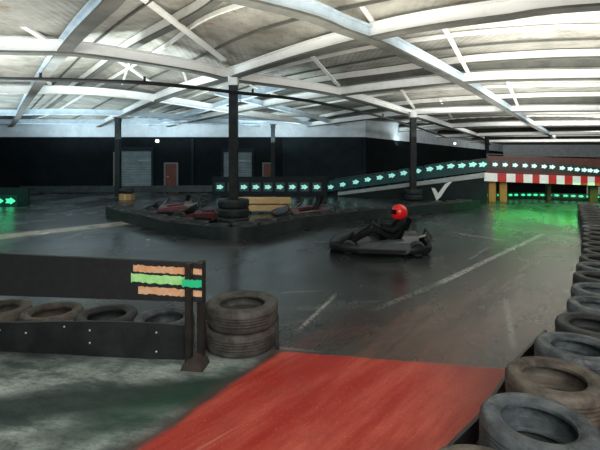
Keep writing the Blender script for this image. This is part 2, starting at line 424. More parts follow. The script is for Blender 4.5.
P0 = [V(-19.8, 26, ZP)]+zpts([(28, 116), (84, 76), (127, 44), (200, 3)], ZP)+[V(0, 5.4, ZP), V(3, 4.3, ZP), V(6.5, 3.9, ZP), V(14, 3.7, ZP)]
P1 = [V(-10.5, 28.2, ZP)]+zpts([(165, 116), (210, 106), (253, 95), (310, 80), (400, 67), (463, 58), (533, 53), (600, 51)], ZP)+[V(12, 10.8, ZP), V(18, 10.6, ZP)]
P3 = [V(-3.6, 30, ZP)]+zpts([(288, 122), (350, 110), (413, 101), (510, 95), (600, 93)], ZP)+[V(20, 17.2, ZP), V(26, 17.2, ZP)]
P5 = [V(3.6, 32, ZP)]+zpts([(395, 125), (440, 120), (500, 117), (600, 115.5)], ZP)+[V(26, 25, ZP), V(32, 25, ZP)]
P6 = [V(8.6, 38, ZP)]+zpts([(438, 131.5), (500, 129.5), (600, 128)], ZP)+[V(32, 33.6, ZP), V(40, 33.6, ZP)]
P7 = [V(16, 47, ZP)]+zpts([(495, 138.5), (600, 137)], ZP)+[V(40, 45, ZP), V(50, 45, ZP)]
M0 = [V(-17.5, 27.2, 4.5)]+zpts([(52, 112), (100, 84), (160, 48), (225, 8)], 4.5)+[V(1.5, 6.2, 4.5), V(5, 5.2, 4.5), V(14, 4.6, 4.5)]
M1 = [V(-12.5, 28.6, 4.5)]+zpts([(130, 119), (180, 100), (250, 75), (340, 52), (435, 36), (520, 28), (600, 25)], 4.5)+[V(11, 8.4, 4.5), V(16, 8.2, 4.5)]
M3 = [V(-5.5, 30, 4.5)]+zpts([(230, 119), (300, 107), (360, 97), (430, 89), (520, 85), (600, 84)], 4.5)+[V(16, 14.9, 4.5), V(22, 14.9, 4.5)]

def between(a, b, f, z):
    A = resample(smooth_path(a, 8), n=40); B = resample(smooth_path(b, 8), n=40)
    return [Vector((p.lerp(q, f).x, p.lerp(q, f).y, z)) for p, q in zip(A, B)]
def sp(l): return resample(smooth_path(l, 8), n=48)
curves = [(A0, 4.34), (A_, 4.34), (P0, 4.70), (M0, 4.55), (D_, 4.34), (M1, 4.55), (P1, 4.70), (B2, 4.34), (M3, 4.55), (P3, 4.70), (B4, 4.34), (P5, 4.70), (B5, 4.34), (P6, 4.70), (B6, 4.34), (P7, 4.70), (B7, 4.34), (B8, 4.40)]
cs = [setz(sp(l), z) for l, z in curves]
bm = bmesh.new(); grid = [[bm.verts.new(p) for p in c] for c in cs]
shade_rows = {6, 9, 11, 13, 15}  # steep faces coloured dark to give the shaded band behind each purlin
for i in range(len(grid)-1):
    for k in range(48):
        f = bm.faces.new((grid[i][k], grid[i][k+1], grid[i+1][k+1], grid[i+1][k])); f.material_index = 1 if i in shade_rows else 0
struct('ceiling', bm, [M['sheet'], M['shade_seam']])
def clip_room(pts):
    return [p for p in pts if not (p.x < 4.3 and p.y > WY-.1) and p.x > -20.9]
def beam(l, sect, m, dz=0, shade_strip=False):
    pts = resample(smooth_path(l, 8), .35)
    pts = clip_room(pts)
    bm = bmesh.new(); q = [p+Vector((0, 0, dz)) for p in pts]; sweep(bm, q, sect)
    o = trim(bm, m)
    if shade_strip:
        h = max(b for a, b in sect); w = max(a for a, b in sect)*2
        bm = bmesh.new(); sweep(bm, [p+Vector((0, 0, -h-.022)) for p in q], rect(w+.06, .04)); obj('underside_shade', bm, M['shade_seam'], o)  # added dark strip, puts the shade under the member in as colour
    return o
for l in (A_, D_): beam(l, ibeam(.18, .25), M['beam_blue'] if l is A_ else M['beam'], shade_strip=True)
for l in (B2, B4, B5, B6, B7): beam(l, ibeam(.15, .24), M['beam'], shade_strip=True)
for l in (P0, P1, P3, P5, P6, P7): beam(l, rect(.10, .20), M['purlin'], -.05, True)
for l in (M0, M1, M3): beam(l, rect(.05, .08), M['purlin'], -.03)
for l in (between(A_, P0, .5, 4.5), between(M0, D_, .5, 4.42), between(D_, M1, .5, 4.43), between(M1, P1, .5, 4.6), between(A0, A_, .6, 4.3), between(A0, A_, .3, 4.3)):
    beam(l, rect(.03, .05), M['shade_seam'], -.02)
# main beams running the other way, on the columns
C_ = [V(-12, 8.2)]+zpts([(0, 44), (60, 45), (100, 49), (150, 57), (200, 66), (233, 74), (290, 82), (343, 92), (400, 109), (440, 122), (483, 137)])+[V(24, 53)]
C1 = [V(-3, 4.5)]+zpts([(293, 2), (340, 20), (377, 34), (400, 45), (440, 66), (475, 86), (520, 115), (555, 137)])
L1 = [V(-16, 13.3)]+zpts([(0, 89), (60, 89), (110, 92), (160, 98), (240, 111), (300, 121)])
C3 = zpts([(160, 122), (215, 116), (262, 118), (330, 127), (372, 136)])
C4 = zpts([(215, 92), (262, 104), (310, 116), (345, 127), (372, 138)])
D2 = zpts([(290, 84), (235, 100), (180, 117), (140, 127)])
for l in (C3, C4, D2): beam(l, ibeam(.14, .22), M['beam_blue'], .02)
L2 = [V(-20, 19.3)]+zpts([(0, 112), (60, 111), (130, 113), (200, 118), (260, 124)])
L3 = [V(-20.8, 24.3), V(-14, 24.6), V(-6, 24.9), V(-2, 25.4)]
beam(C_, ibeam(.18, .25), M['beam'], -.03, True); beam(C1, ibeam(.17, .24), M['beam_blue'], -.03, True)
beam(L1, ibeam(.16, .26), M['beam'], -.03); beam(L2, ibeam(.16, .26), M['beam_blue'], -.03); beam(L3, ibeam(.16, .26), M['beam_blue'], -.03)
# slanting struts between purlins and beams
def strut(a, b, r=.035, w=.09):
    bm = bmesh.new(); v = b-a
    rot = v.to_track_quat('X', 'Z').to_matrix().to_4x4()
    box(bm, (a+b)/2, (v.length, w, r*1.4), rot=rot); return trim(bm, M['purlin'])
for a, b, w in (((143, -2), (224, 60), .14), ((308, 52), (339, 86), .10), ((443, 25), (470, 76), .09), ((507, 80), (518, 106), .09), ((357, -2), (377, 28), .09),
             ((-6, 8), (46, 40), .13), ((118, 60), (150, 82), .10), ((400, 88), (414, 108), .09), ((250, 85), (278, 96), .08), ((440, 100), (452, 118), .08), ((22, 60), (50, 84), .10), ((180, 60), (186, 80), .06), ((130, 60), (122, 84), .05)):
    strut(PZ(*a, 4.50), PZ(*b, 4.24), w=w)
# roof lights: pale translucent panes set in the sheets at the far left
for k, (px, py) in enumerate(((42, 100), (28, 118))):
    pass

# columns
def column(px, d, label, ztop=4.02, w=.225, cap=True):
    t = thing('column', label, 'column', ((px-300)*d/F, d, 0))
    bm = bmesh.new(); s = ibeam(w, w, .05)
    prism(bm, [(-w/2, -w/2), (w/2, -w/2), (w/2, w/2), (-w/2, w/2)], .02, ztop-.24, plane='XY'); obj('shaft', bm, M['column'], t)
    bm = bmesh.new(); box(bm, (0, 0, .012), (w+.08, w+.08, .024)); obj('base_plate', bm, M['column'], t)
    bm = bmesh.new(); box(bm, (0, 0, ztop-.13), (w*1.15, w*1.15, .22), bevel=.01); box(bm, (0, 0, ztop-.01), (w+.16, w+.16, .02)); obj('capital', bm, M['column_cap'] if cap else M['column'], t)
    return t
column(233.5, 11.3, 'tall black steel column rising from a tyre stack in the middle island')
column(118, 21.3, 'slim black column in front of the left grey roller shutter', cap=False, w=.24)
column(273, 25.2, 'thin dark column standing beside the far narrow red door', cap=False, w=.24)
column(413, 19.2, 'dark column standing in front of the arrow-lined ramp', w=.26)
column(487, 37, 'short-looking distant dark column seen above the near end of the bridge', cap=False, w=.26)
# long black pipe slung below the roof
pl = smooth_path([Vector((-13, 9.0, 3.5))]+zpts([(0, 79), (100, 81), (160, 84), (232, 92), (320, 103), (400, 122), (446, 137.5)], 3.5), 8)
bm = bmesh.new(); tube(bm, pl, .045, 8); o = obj('pipe', bm, M['pipe'], smooth=True); tag(o, 'long thin black pipe running across the hall below the white roof beams', 'pipe')
for k in (10, 22, 34, 46):
    p = pl[min(k, len(pl)-1)]
    bm = bmesh.new(); tube(bm, [(p.x, p.y, p.z), (p.x, p.y, p.z+.14)], .03, 6); obj('hanger', bm, M['pipe'], o)
# small wall lamps
for p, lab in ((P(157, 141, 26.85), 'small round lamp high on the wall between left shutter and red door'), (P(455, 143.5, 40), 'small bright lamp near the roof far behind the ramp')):
    bm = bmesh.new(); bmesh.ops.create_uvsphere(bm, u_segments=14, v_segments=8, radius=.11, matrix=Matrix.Translation(p)); box(bm, p+Vector((0, .1, 0)), (.16, .1, .16))
    o = obj('wall_lamp', bm, M['lamp'], smooth=True); tag(o, lab, 'lamp')

# ---------------------------------------------------------------- tyres
def tyre_mesh(R, w, m, name='tyre', seg=48):
    h = w/2; b = R*.63
    g = .012
    outer = [(R*.988, -h*.74), (R, -h*.60)]
    for z in (-.36, -.12, .12, .36):
        outer += [(R, h*(z-.05)), (R-g, h*(z-.03)), (R-g, h*(z+.03)), (R, h*(z+.05))]
    outer += [(R, h*.60), (R*.988, h*.74)]
    top = [(R*.965, h*.88), (R*.92, h*.96), (R*.86, h*.985), (R*.85, h*.965), (R*.80, h), (R*.72, h*.97), (R*.68, h*.86), (b, h*.80), (b*.985, h*.70)]
    inner = [(b*1.0, h*.58), (R*.78, h*.55), (R*.90, h*.38), (R*.93, 0)]
    prof = [(R*.93, 0)]+[(r, -z) for r, z in inner[:-1]][::-1]
    prof = [(r, z) for r, z in prof]
    prof += [(r, -z) for r, z in top[::-1]] + outer + top + inner[:-1]
    bm = bmesh.new(); lathe(bm, prof, seg)
    # shoulder blocks: notch the shoulder rings so the tread edge is not a plain circle
    bm.verts.ensure_lookup_table()
    n = len(prof)
    for k in range(seg):
        if k % 2:
            for j, (r, z) in enumerate(prof):
                if r > R*.95 and h*.45 < abs(z) < h*.9:
                    v = bm.verts[k*n+j]; v.co.x *= .978; v.co.y *= .978
    bmesh.ops.translate(bm, vec=(0, 0, h), verts=bm.verts[:])
    bmesh.ops.recalc_face_normals(bm, faces=bm.faces[:])
    me = bpy.data.meshes.new(name); bm.to_mesh(me); bm.free(); me.materials.append(m)
    for p in me.polygons: p.use_smooth = True
    try: me.set_sharp_from_angle(angle=math.radians(50))
    except Exception: pass
    return me
def tyre(me, loc, label, group=None, m=None, tilt=(0, 0), sz=1.0):
    o = bpy.data.objects.new('tyre', me); col.objects.link(o); o.location = loc
    o.rotation_euler = (tilt[0], tilt[1], random.uniform(0, 6.28)); o.scale = (1, 1, sz)
    if m:
        o.material_slots[0].link = 'OBJECT'; o.material_slots[0].material = m
    return tag(o, label, 'tyre', group)
T_near = tyre_mesh(.278, .195, M['rub_blue']); T_stack = tyre_mesh(.335, .205, M['rub_grey'], seg=64); T_left = tyre_mesh(.285, .24, M['rub_blue'])
T_isl = tyre_mesh(.30, .29, M['rub_dark'], seg=32); T_col = tyre_mesh(.42, .235, M['rub_dark'], seg=40)

# front stack
sx, sy = -.555, 3.95
for k, lab in ((0, 'lower grey worn tyre of the two-tyre stack beside the striped barrier post'), (1, 'upper grey worn tyre topping the stack beside the striped barrier post')):
    tyre(T_stack, (sx+.012*k, sy, .001+.2055*k), lab, 'tyres stacked by the barrier post')
bm = bmesh.new(); box(bm, (sx+.352, sy-.10, .15), (.012, .035, .30)); box(bm, (sx+.352, sy-.10, .01), (.03, .05, .02)); o = obj('stake', bm, M['post']); tag(o, 'thin dark upright stake at the right edge of the front tyre stack', 'stake')

# tyres behind the left barrier
lt = [(-1.30, 4.02, 'rub_blue', 'grey-blue tyre lying behind the rubber skirt, next to the barrier post'), (-1.885, 4.10, 'rub', 'black tyre lying behind the skirt, second from the barrier post'),
      (-2.47, 4.18, 'rub_brown', 'dusty brown tyre lying behind the skirt, third from the barrier post'), (-3.055, 4.26, 'rub_brown', 'tyre at the left picture edge behind the rubber skirt')]
for x, y, mm, lab in lt: tyre(T_left, (x, y, .001), lab, 'tyres behind the left barrier', M[mm])

# right-hand tyre wall
right = [(.76, 1.72), (1.205, 2.165), (1.585, 2.58), (2.02, 3.03), (2.42, 3.44), (2.80, 3.90), (3.13, 4.37), (3.49, 4.84)]
p = Vector((3.49, 4.84, 0)); q = smooth_path([p, Vector((5.0, 6.95, 0)), Vector((6.95, 9.9, 0)), Vector((9.3, 13.6, 0))], 10)
right += [(v.x, v.y) for v in resample(q, .60)[1:]]
cols = ['rub_brown', 'rub_blue', 'rub_brown', 'rub_blue', 'rub', 'rub_blue', 'rub_blue', 'rub']
for i, (x, y) in enumerate(right):
    mm = cols[i] if i < len(cols) else random.choice(['rub_dark', 'rub_blue', 'rub', 'rub'])
    cname = {'rub_brown': 'dusty brown', 'rub_blue': 'blue-grey dusty', 'rub': 'black', 'rub_dark': 'dark'}[mm]
    lab = '%%s %%s tyre of the %s stack from the front, right tyre wall' % ORD[i]
    tyre(T_near, (x, y, .002), lab % ('lower', 'brownish' if mm == 'rub_brown' else 'black'), 'tyre wall along the right edge of the track', M['rub_brown' if mm == 'rub_brown' else 'rub'])
    jx, jy = random.uniform(-.02, .02), random.uniform(-.02, .02)
    tyre(T_near, (x+jx, y+jy, .198), lab % ('upper', cname), 'tyre wall along the right edge of the track', M[mm], tilt=(random.uniform(-.03, .03), random.uniform(-.03, .03)))
# black rubber skirt along its near part
def belt(name, path, h, m, label, cat, th=.02, wav=.0, bolts=None, z0=0.0, group=None):
    pts = resample(smooth_path(path, 8), .12)
    bm = bmesh.new(); rings = []
    for i, p in enumerate(pts):
        t = pts[min(i+1, len(pts)-1)]-pts[max(i-1, 0)]; t.z = 0; t.normalize(); s = Vector((t.y, -t.x, 0))
        w = wav*math.sin(i*.35)+wav*.6*math.sin(i*.16+1)
        hh = h+wav*.9*math.sin(i*.27+.5)
        rings.append([bm.verts.new(p+s*(a+w*zz)+Vector((0, 0, z0+zz*hh))) for a, zz in ((-th/2, 0), (th/2, 0), (th/2, .5), (th/2, 1), (-th/2, 1), (-th/2, .5))])
    for A, B in zip(rings, rings[1:]):
        for k in range(6): bm.faces.new((A[k], A[(k+1) % 6], B[(k+1) % 6], B[k]))
    bm.faces.new(rings[0]); bm.faces.new(rings[-1])
    o = obj(name, bm, m, smooth=True); tag(o, label, cat, group)
    return o, pts
rp = [Vector((.25, 1.62, 0)), Vector((.747, 2.195, 0)), Vector((1.076, 2.51, 0)), Vector((1.40, 2.89, 0)), Vector((1.69, 3.25, 0)), Vector((2.2, 3.77, 0))]
belt('rubber_skirt', rp, .20, M['belt'], 'black rubber skirt standing along the near end of the right-hand tyre wall', 'rubber skirt', wav=.01)

# ---------------------------------------------------------------- left striped barrier
BR, BL = Vector((-.81, 3.50)), Vector((-3.35, 3.84))
rz = math.atan2(BL.y-BR.y, BL.x-BR.x)
t = thing('barrier', 'black boarded barrier on steel posts with orange and green painted stripes, left foreground', 'barrier', (BR.x, BR.y, 0), rz)
# local x runs to the left along the barrier; local -y (rz about pi) faces the camera, so camera side is +y
Lb = (BL-BR).length
bm = bmesh.new(); prism(bm, [(0.0, .545), (Lb, .515), (Lb, .905), (0.0, .868)], -.02, .02); obj('board', bm, M['board'], t)
for x0, zt, nm in ((.10, .87, 'a'), (Lb-.08, .9, 'b')):
    bm = bmesh.new(); box(bm, (x0, .05, zt/2), (.055, .055, zt), bevel=.006); obj('post', bm, M['post'], t)
bm = bmesh.new(); box(bm, (.035, -.06, .435), (.06, .06, .87), bevel=.006); obj('post', bm, M['post'], t)
bm = bmesh.new(); prism(bm, [(-.03, 0), (.16, 0), (.14, .05), (.09, .10), (.03, .10), (-.01, .05)], -.09, .09); f = obj('foot', bm, M['foot'], t)
def stripe(z, x0, x1, hh, m, lab, seed, ys=(.081, .084)):
    r = random.Random(seed); n = 22; top = []; bot = []
    for i in range(n+1):
        x = x0+(x1-x0)*i/n
        top.append((x, z+hh/2+r.uniform(-.006, .006)+.012*x/.6)); bot.append((x, z-hh/2+r.uniform(-.006, .006)+.012*x/.6))
    bm = bmesh.new(); prism(bm, bot+top[::-1], *ys)
    o = obj('stripe', bm, m, t); o['label'] = lab; return o
# stripes painted on the board
stripe(.797, .14, .605, .055, M['st_orange'], 'upper orange stripe', 1, (.0205, .0235))
stripe(.714, .145, .625, .070, M['st_green'], 'bright green stripe', 2, (.0205, .0235))
stripe(.615, .14, .56, .060, M['st_orange'], 'lower orange stripe', 3, (.0205, .0235))
# and on the end post
stripe(.797, .0, .075, .045, M['st_orange'], 'upper orange patch on the end of the board', 4, (.0205, .0235))
stripe(.714, -.02, .145, .060, M['st_green2'], 'deep green patch on the end of the board', 5, (.078, .081))
stripe(.615, .0, .075, .050, M['st_orange'], 'lower orange patch on the end of the board', 6, (.0205, .0235))
sk = [G(184, 360.5)+Vector((0, .02, 0)), G(140, 358), G(100, 356), G(50, 353), G(0, 351), Vector((-3.3, 3.86, 0))]
o, pts = belt('rubber_skirt', sk, .285, M['belt'], 'wavy black rubber skirt with steel bolts under the striped barrier board', 'rubber skirt', wav=.018)
for px, z in ((157, .235), (157, .07), (97, .23), (97, .12), (60, .25), (33, .18), (1, .20)):
    q = min(pts, key=lambda v: abs((v.x/v.y*F+300)-px))
    bm = bmesh.new(); bmesh.ops.create_uvsphere(bm, u_segments=10, v_segments=6, radius=.009, matrix=Matrix.Translation((q.x, q.y-.022, z)) @ Matrix.Diagonal((1, .5, 1, 1)))
    obj('bolt', bm, M['bolt'], o, smooth=True)

# ---------------------------------------------------------------- middle island
ip = [G(106, 215), G(120, 221), G(135, 225), G(165, 232), G(193, 237.5), G(218, 240), G(240, 240), G(262, 237), G(283, 233), G(330, 224.5), G(400, 216.5), G(480, 208)]
belt('rubber_belt', ip, .29, M['belt_far'], 'long dark rubber belt wrapped around the tyres of the middle island', 'rubber belt', wav=.012)
ips = resample(smooth_path(ip, 8), .05)
inn = []
for i, p in enumerate(ips):
    tt = ips[min(i+1, len(ips)-1)]-ips[max(i-1, 0)]; tt.normalize(); inn.append(p+Vector((-tt.y, tt.x, 0))*.36)
inn = inn[4:-4]
sel = [inn[0]]
for p in inn:
    if min((p-s).length for s in sel) >= .615: sel.append(p)
for i, p in enumerate(sel):
    w = ORD[i] if i < len(ORD) else 'last'
    tyre(T_isl, (p.x, p.y, .001), 'dark tyre behind the island belt, %s counting from the island\'s left tip' % w, 'tyres lining the middle island', random.choice([M['rub_dark'], M['rub'], M['rub_dark']]), sz=random.uniform(.97, 1.1))
cx, cy = (233.5-300)*11.3/F, 11.3
for k in range(3):
    tyre(T_col, (cx, cy, .03+k*.237), '%s big dark tyre threaded around the main column in the island' % ['bottom', 'middle', 'top'][k], 'tyres around the main column')
cx2, cy2 = (413-300)*19.2/F, 19.2
for k in range(2):
    tyre(T_col, (cx2, cy2, .03+k*.237), '%s dark tyre around the foot of the column before the ramp' % ['lower', 'upper'][k], 'tyres around the ramp column')
# tan timbers
def timber(x, y, z, L, w, h, rz, lab):
    bm = bmesh.new(); box(bm, (0, 0, h/2), (L, w, h), bevel=.02)
    for k in (-1, 1): box(bm, (k*L*.5, 0, h/2), (.012, w*.8, h*.75), bevel=.004)
    o = obj('timber_beam', bm, M['timber']); o.location = (x, y, z); o.rotation_euler = (0, 0, rz); return tag(o, lab, 'timber', 'tan timbers in the island')
for k in (-.6, .6):
    bm = bmesh.new(); box(bm, (0, 0, .04), (.12, .5, .08), bevel=.008); o = obj('bearer', bm, M['brown_wood']); o.location = (-1.17+k, 14.4, 0)
    tag(o, 'low wooden bearer under the %s end of the tan timbers' % ('left' if k < 0 else 'right'), 'wood block')
timber(-1.15, 14.4, .08, 1.65, .45, .19, 0, 'lower tan timber beam of the pair behind the main column')
ut = timber(-1.24, 14.4, .32, 1.85, .42, .20, .02, 'upper tan timber beam of the pair behind the main column')
for k in (-.6, .65):
    bm = bmesh.new(); box(bm, (k, 0, -.0245), (.10, .36, .049)); obj('spacer', bm, M['brown_wood'], ut)
# cardboard box with a black bag near the left tip of the island
b0 = P(127, 200, 19.4); b0.z = 0
bm = bmesh.new(); box(bm, (0, 0, .14), (.56, .44, .28), bevel=.01); bx_ = obj('cardboard_box', bm, M['box']); bx_.location = b0; tag(bx_, 'tan box on the floor beside the slim column, black bag on top', 'box')
bm = bmesh.new(); box(bm, (0, -.221, .14), (.06, .002, .27)); box(bm, (0, 0, .2815), (.55, .06, .003)); obj('tape', bm, M['timber'], bx_)
bm = bmesh.new(); bmesh.ops.create_uvsphere(bm, u_segments=20, v_segments=12, radius=1, matrix=Matrix.Translation((0, 0, .14)) @ Matrix.Diagonal((.34, .24, .17, 1)))
for v in bm.verts:
    v.co.z = max(0.0, v.co.z); v.co.x += .03*math.sin(v.co.z*30)
bg = obj('bag', bm, M['bag'], smooth=True); bg.location = b0+Vector((0, 0, .284)); tag(bg, 'soft black bag lying on the tan box near the slim column', 'bag')

# ---------------------------------------------------------------- ramp, bridge and arrow signs
RA = Vector(((338-300)*21.5/F, 21.5)); RB = Vector(((487-300)*18.3/F, 18.3)); RE = Vector((14.5, 17.0))
def along(px, A, B):                 # point of the line A-B seen at image column px
    k = (px-300)/F; dx, dy = B.x-A.x, B.y-A.y
    s = (k*A.y-A.x)/(dx-k*dy); return A+(B-A)*s, s
rrz = math.atan2(RB.y-RA.y, RB.x-RA.x); RL = (RB-RA).length
t = thing('kart_ramp', 'long navy kart ramp with a pale edge strip climbing right to the bridge', 'ramp', (RA.x, RA.y, 0), rrz)
zA, zB = .10, 1.24
bm = bmesh.new(); prism(bm, [(0, 0), (RL, 0), (RL, zB-.14), (0, zA-.06)], 0, .06); obj('side_panel', bm, M['ramp'], t)
bm = bmesh.new(); prism(bm, [(0, zA-.06), (RL, zB-.16), (RL, zB+.06), (0, zA+.10)], -.03, 0); obj('edge_strip', bm, M['fascia'], t)
bm = bmesh.new(); prism(bm, [(0, zA-.05), (RL, zB-.1), (RL, zB), (0, zA+.04)], .06, 2.2); obj('deck', bm, M['ramp'], t)
# white tick on the ramp side
q, s = along(444, RA, RB); lx = (q-RA).length; sc_ = q.y/F
def tk(px, py): return ((px-444)*sc_*1.02, H-(py-HY)*sc_)
bm = bmesh.new(); tp = [tk(432, 188), tk(435.5, 188.5), tk(438.5, 193.5), tk(445, 184), tk(454, 178.5), tk(447, 187), tk(441, 197), tk(437, 201)]
prism(bm, [(x+lx, z) for x, z in tp], -.012, -.002); o = obj('tick_mark', bm, M['white'], t); o['label'] = 'white painted tick on the dark ramp side'
t2 = thing('handrail', 'slim grey handrail running up the ramp above the lit arrows', 'railing', (RA.x, RA.y, 0), rrz)
bm = bmesh.new(); tube(bm, [(-.2, .1, zA+.78), (RL, .1, zB+.66)], .02, 8); obj('top_rail', bm, M['rail'], t2)
for k in range(9):
    f = k/8; x = .05+(RL-.1)*f; zb = zA+(zB-zA)*f+.03
    bm = bmesh.new(); tube(bm, [(x, .1, zb), (x, .1, zb+.72-.10*f)], .016, 8); obj('post', bm, M['rail'], t2)
# bridge
brz = math.atan2(RE.y-RB.y, RE.x-RB.x); BLn = (RE-RB).length
t = thing('bridge', 'low kart bridge with red and white striped edge and dark red parapet', 'bridge', (RB.x, RB.y, 0), brz)
zs0, zs1 = 1.27, 1.05
zt_ = lambda x: zs0+(zs1-zs0)*x/BLn
bm = bmesh.new(); prism(bm, [(0, zt_(0)-.05), (BLn, zt_(BLn)-.05), (BLn, zt_(BLn)+.75), (0, zt_(0)+.75)], 0, .05); obj('parapet', bm, M['red_dark'], t)
bm = bmesh.new()
edges = [484, 497, 506, 515, 523, 532, 539, 548, 556, 564, 572, 580, 587, 594, 602, 610, 618]
for i, (e0, e1) in enumerate(zip(edges, edges[1:])):
    x0 = (along(e0, RB, RE)[0]-RB).dot((RE-RB).normalized()); x1 = (along(e1, RB, RE)[0]-RB).dot((RE-RB).normalized())
    prism(bm, [(x0, zt_(x0)-.36), (x1, zt_(x1)-.36), (x1, zt_(x1)), (x0, zt_(x0))], -.06, -.01, mi=i % 2)
obj('striped_board', bm, [M['white'], M['red']], t)
bm = bmesh.new(); prism(bm, [(0, zt_(0)-.33), (BLn, zt_(BLn)-.33), (BLn, zt_(BLn)-.2), (0, zt_(0)-.2)], .05, 2.4); obj('deck', bm, M['ramp'], t)
bm = bmesh.new(); tube(bm, [(0, .03, zt_(0)+.82), (BLn, .03, zt_(BLn)+.82)], .02, 8)
for k in range(7):
    x = BLn*k/6; tube(bm, [(x, .03, zt_(x)+.7), (x, .03, zt_(x)+.82)], .015, 6)
obj('top_rail', bm, M['rail'], t)
for px, w, m_, dy in ((493.5, .30, 'orange_wood', .3), (505, .30, 'orange_wood', .35), (486.5, .12, 'brown_wood', .2), (562, .16, 'brown_wood', 1.5), (600, .3, 'brown_wood', .6)):
    x = (along(px, RB, RE)[0]-RB).dot((RE-RB).normalized())
    bm = bmesh.new(); hh = zt_(x)-.33; box(bm, (x, dy, hh/2), (w, .2, hh), bevel=.01); o = obj('pillar', bm, M[m_], t)
    o['label'] = 'orange bridge pillar' if m_ == 'orange_wood' else 'brown bridge pillar'
# dark wall beneath/behind the bridge
bm = bmesh.new(); box(bm, (11, 22.4, .6), (8.5, .1, 1.2)); struct('wall_under_bridge', bm, M['wall'])

panel_me = None
def arrow_meshes(w, h, m):
    bm = bmesh.new(); box(bm, (0, .015, 0), (w*1.28, .03, h*1.6)); me1 = bpy.data.meshes.new('panel'); bm.to_mesh(me1); bm.free(); me1.materials.append(M['led_panel'])
    bm = bmesh.new(); a, b = w/2, h/2
    prism(bm, [(-a, -b*.62), (.0, -b*.62), (.0, -b), (a, 0), (.0, b), (.0, b*.62), (-a, b*.62), (-a*.7, 0)], -.012, 0)
    bmesh.ops.recalc_face_normals(bm, faces=bm.faces[:])
    me2 = bpy.data.meshes.new('arrow'); bm.to_mesh(me2); bm.free(); me2.materials.append(m)
    return me1, me2
AR = {k: arrow_meshes(w, h, M[m]) for k, (w, h, m) in {'low': (.36, .28, 'led'), 'ramp': (.35, .26, 'led'), 'bridge': (.23, .20, 'led_white'), 'green': (.22, .13, 'led_green'), 'edge': (.40, .28, 'led_green')}.items()}
def arrow(kind, loc, rz, label, group, tilt=0):
    t = thing('arrow_sign', label, 'sign', loc, rz, group)
    t.rotation_euler = (0, tilt, rz)
    for me, nm in zip(AR[kind], ('panel', 'arrow')):
        o = bpy.data.objects.new(nm, me); col.objects.link(o); o.parent = t
    return t
# level row left of the ramp, carried on a dark board
LY = 21.6
bm = bmesh.new(); x0, x1 = (212-300)*LY/F, (327-300)*LY/F
box(bm, ((x0+x1)/2, LY+.06, .5), (x1-x0, .06, 1.0), bevel=.01)
o = obj('arrow_board', bm, M['ramp']); tag(o, 'long low dark board carrying the level row of cyan arrows', 'board')
for i, px in enumerate((220, 232, 244, 256, 268, 280, 292.5, 304.5, 317)):
    p = P(px, 187, LY); arrow('low', (p.x, LY-.005, p.z), 0, 'lit cyan arrow on the low board, %s from its left end' % ORD[i], 'cyan arrows on the low board')
for i, (px, py) in enumerate(((331, 187), (343, 184.5), (356, 182), (368, 179.5), (380, 177.5), (392, 175.5), (404, 173), (418, 171), (430, 169), (440, 167.5), (451, 166), (462, 165.5), (473, 164.5), (483, 164.5))):
    q, s = along(px, RA, RB); nrm = Vector((math.sin(rrz), -math.cos(rrz)))*.02
    arrow('ramp', (q.x+nrm.x, q.y+nrm.y, H-(py-HY)*q.y/F), rrz, 'lit cyan arrow on the ramp railing, %s from the foot of the ramp' % ORD[i], 'cyan arrows up the ramp', tilt=-.17)
# dark backing strip that carries the ramp arrows
bm = bmesh.new(); prism(bm, [(-.5, .25), (RL, 1.36), (RL, 1.86), (-.5, .78)], .0, .04); obj('arrow_strip', bm, M['led_panel'], bpy.data.objects['handrail'])
for i, (px, py) in enumerate(((495, 164.5), (505, 164.8), (515, 165.2), (525, 165.6), (534, 166), (544, 166.5), (552, 167), (562, 168), (570, 168.8), (577, 169.4), (584, 170), (590, 170.5), (596, 171))):
    q, s = along(px, RB, RE); nrm = Vector((math.sin(brz), -math.cos(brz)))*.03
    arrow('bridge', (q.x+nrm.x, q.y+nrm.y, H-(py-HY)*q.y/F), brz, 'pale lit arrow on the dark red bridge parapet, %s from its left end' % ORD[i], 'pale arrows along the bridge')
# green row beneath the bridge on a low kerb
gp = smooth_path([Vector((8.3, 19.6, 0)), Vector((9.6, 19.9, 0)), Vector((11.2, 20.0, 0)), Vector((12.8, 19.2, 0)), Vector((13.9, 18.2, 0))], 8)
gp = resample(gp, .06)
bm = bmesh.new(); sweep(bm, [p+Vector((0, 0, .14)) for p in gp], rect(.12, .28)); o = obj('kerb', bm, M['rub_dark']); tag(o, 'low dark kerb under the bridge carrying a row of green lights', 'kerb')
nn = 20
for i in range(nn):
    k = int(3+(len(gp)-7)*i/(nn-1)); p = gp[k]; d = gp[k+1]-gp[k-1]; r_ = math.atan2(d.y, d.x)
    arrow('green', (p.x+math.sin(r_)*.10, p.y-math.cos(r_)*.10, .19), r_, 'small green lit arrow under the bridge, %s from the orange pillars' % ORD[i], 'green arrows under the bridge')
# left edge board with two green arrows
q = P(5, 201, 16.6)
bm = bmesh.new(); box(bm, (q.x-.4, 16.68, .36), (2.6, .08, .72), bevel=.01); o = obj('arrow_board', bm, M['ramp']); tag(o, 'dark board with green arrows at the left picture edge', 'board')
for i, px in enumerate((-2, 10)):
    p = P(px, 201, 16.6); arrow('edge', (p.x, 16.63, p.z), 0, 'lit green arrow on the board at the left edge, %s one' % ('outer' if i == 0 else 'inner'), 'green arrows at the left edge')
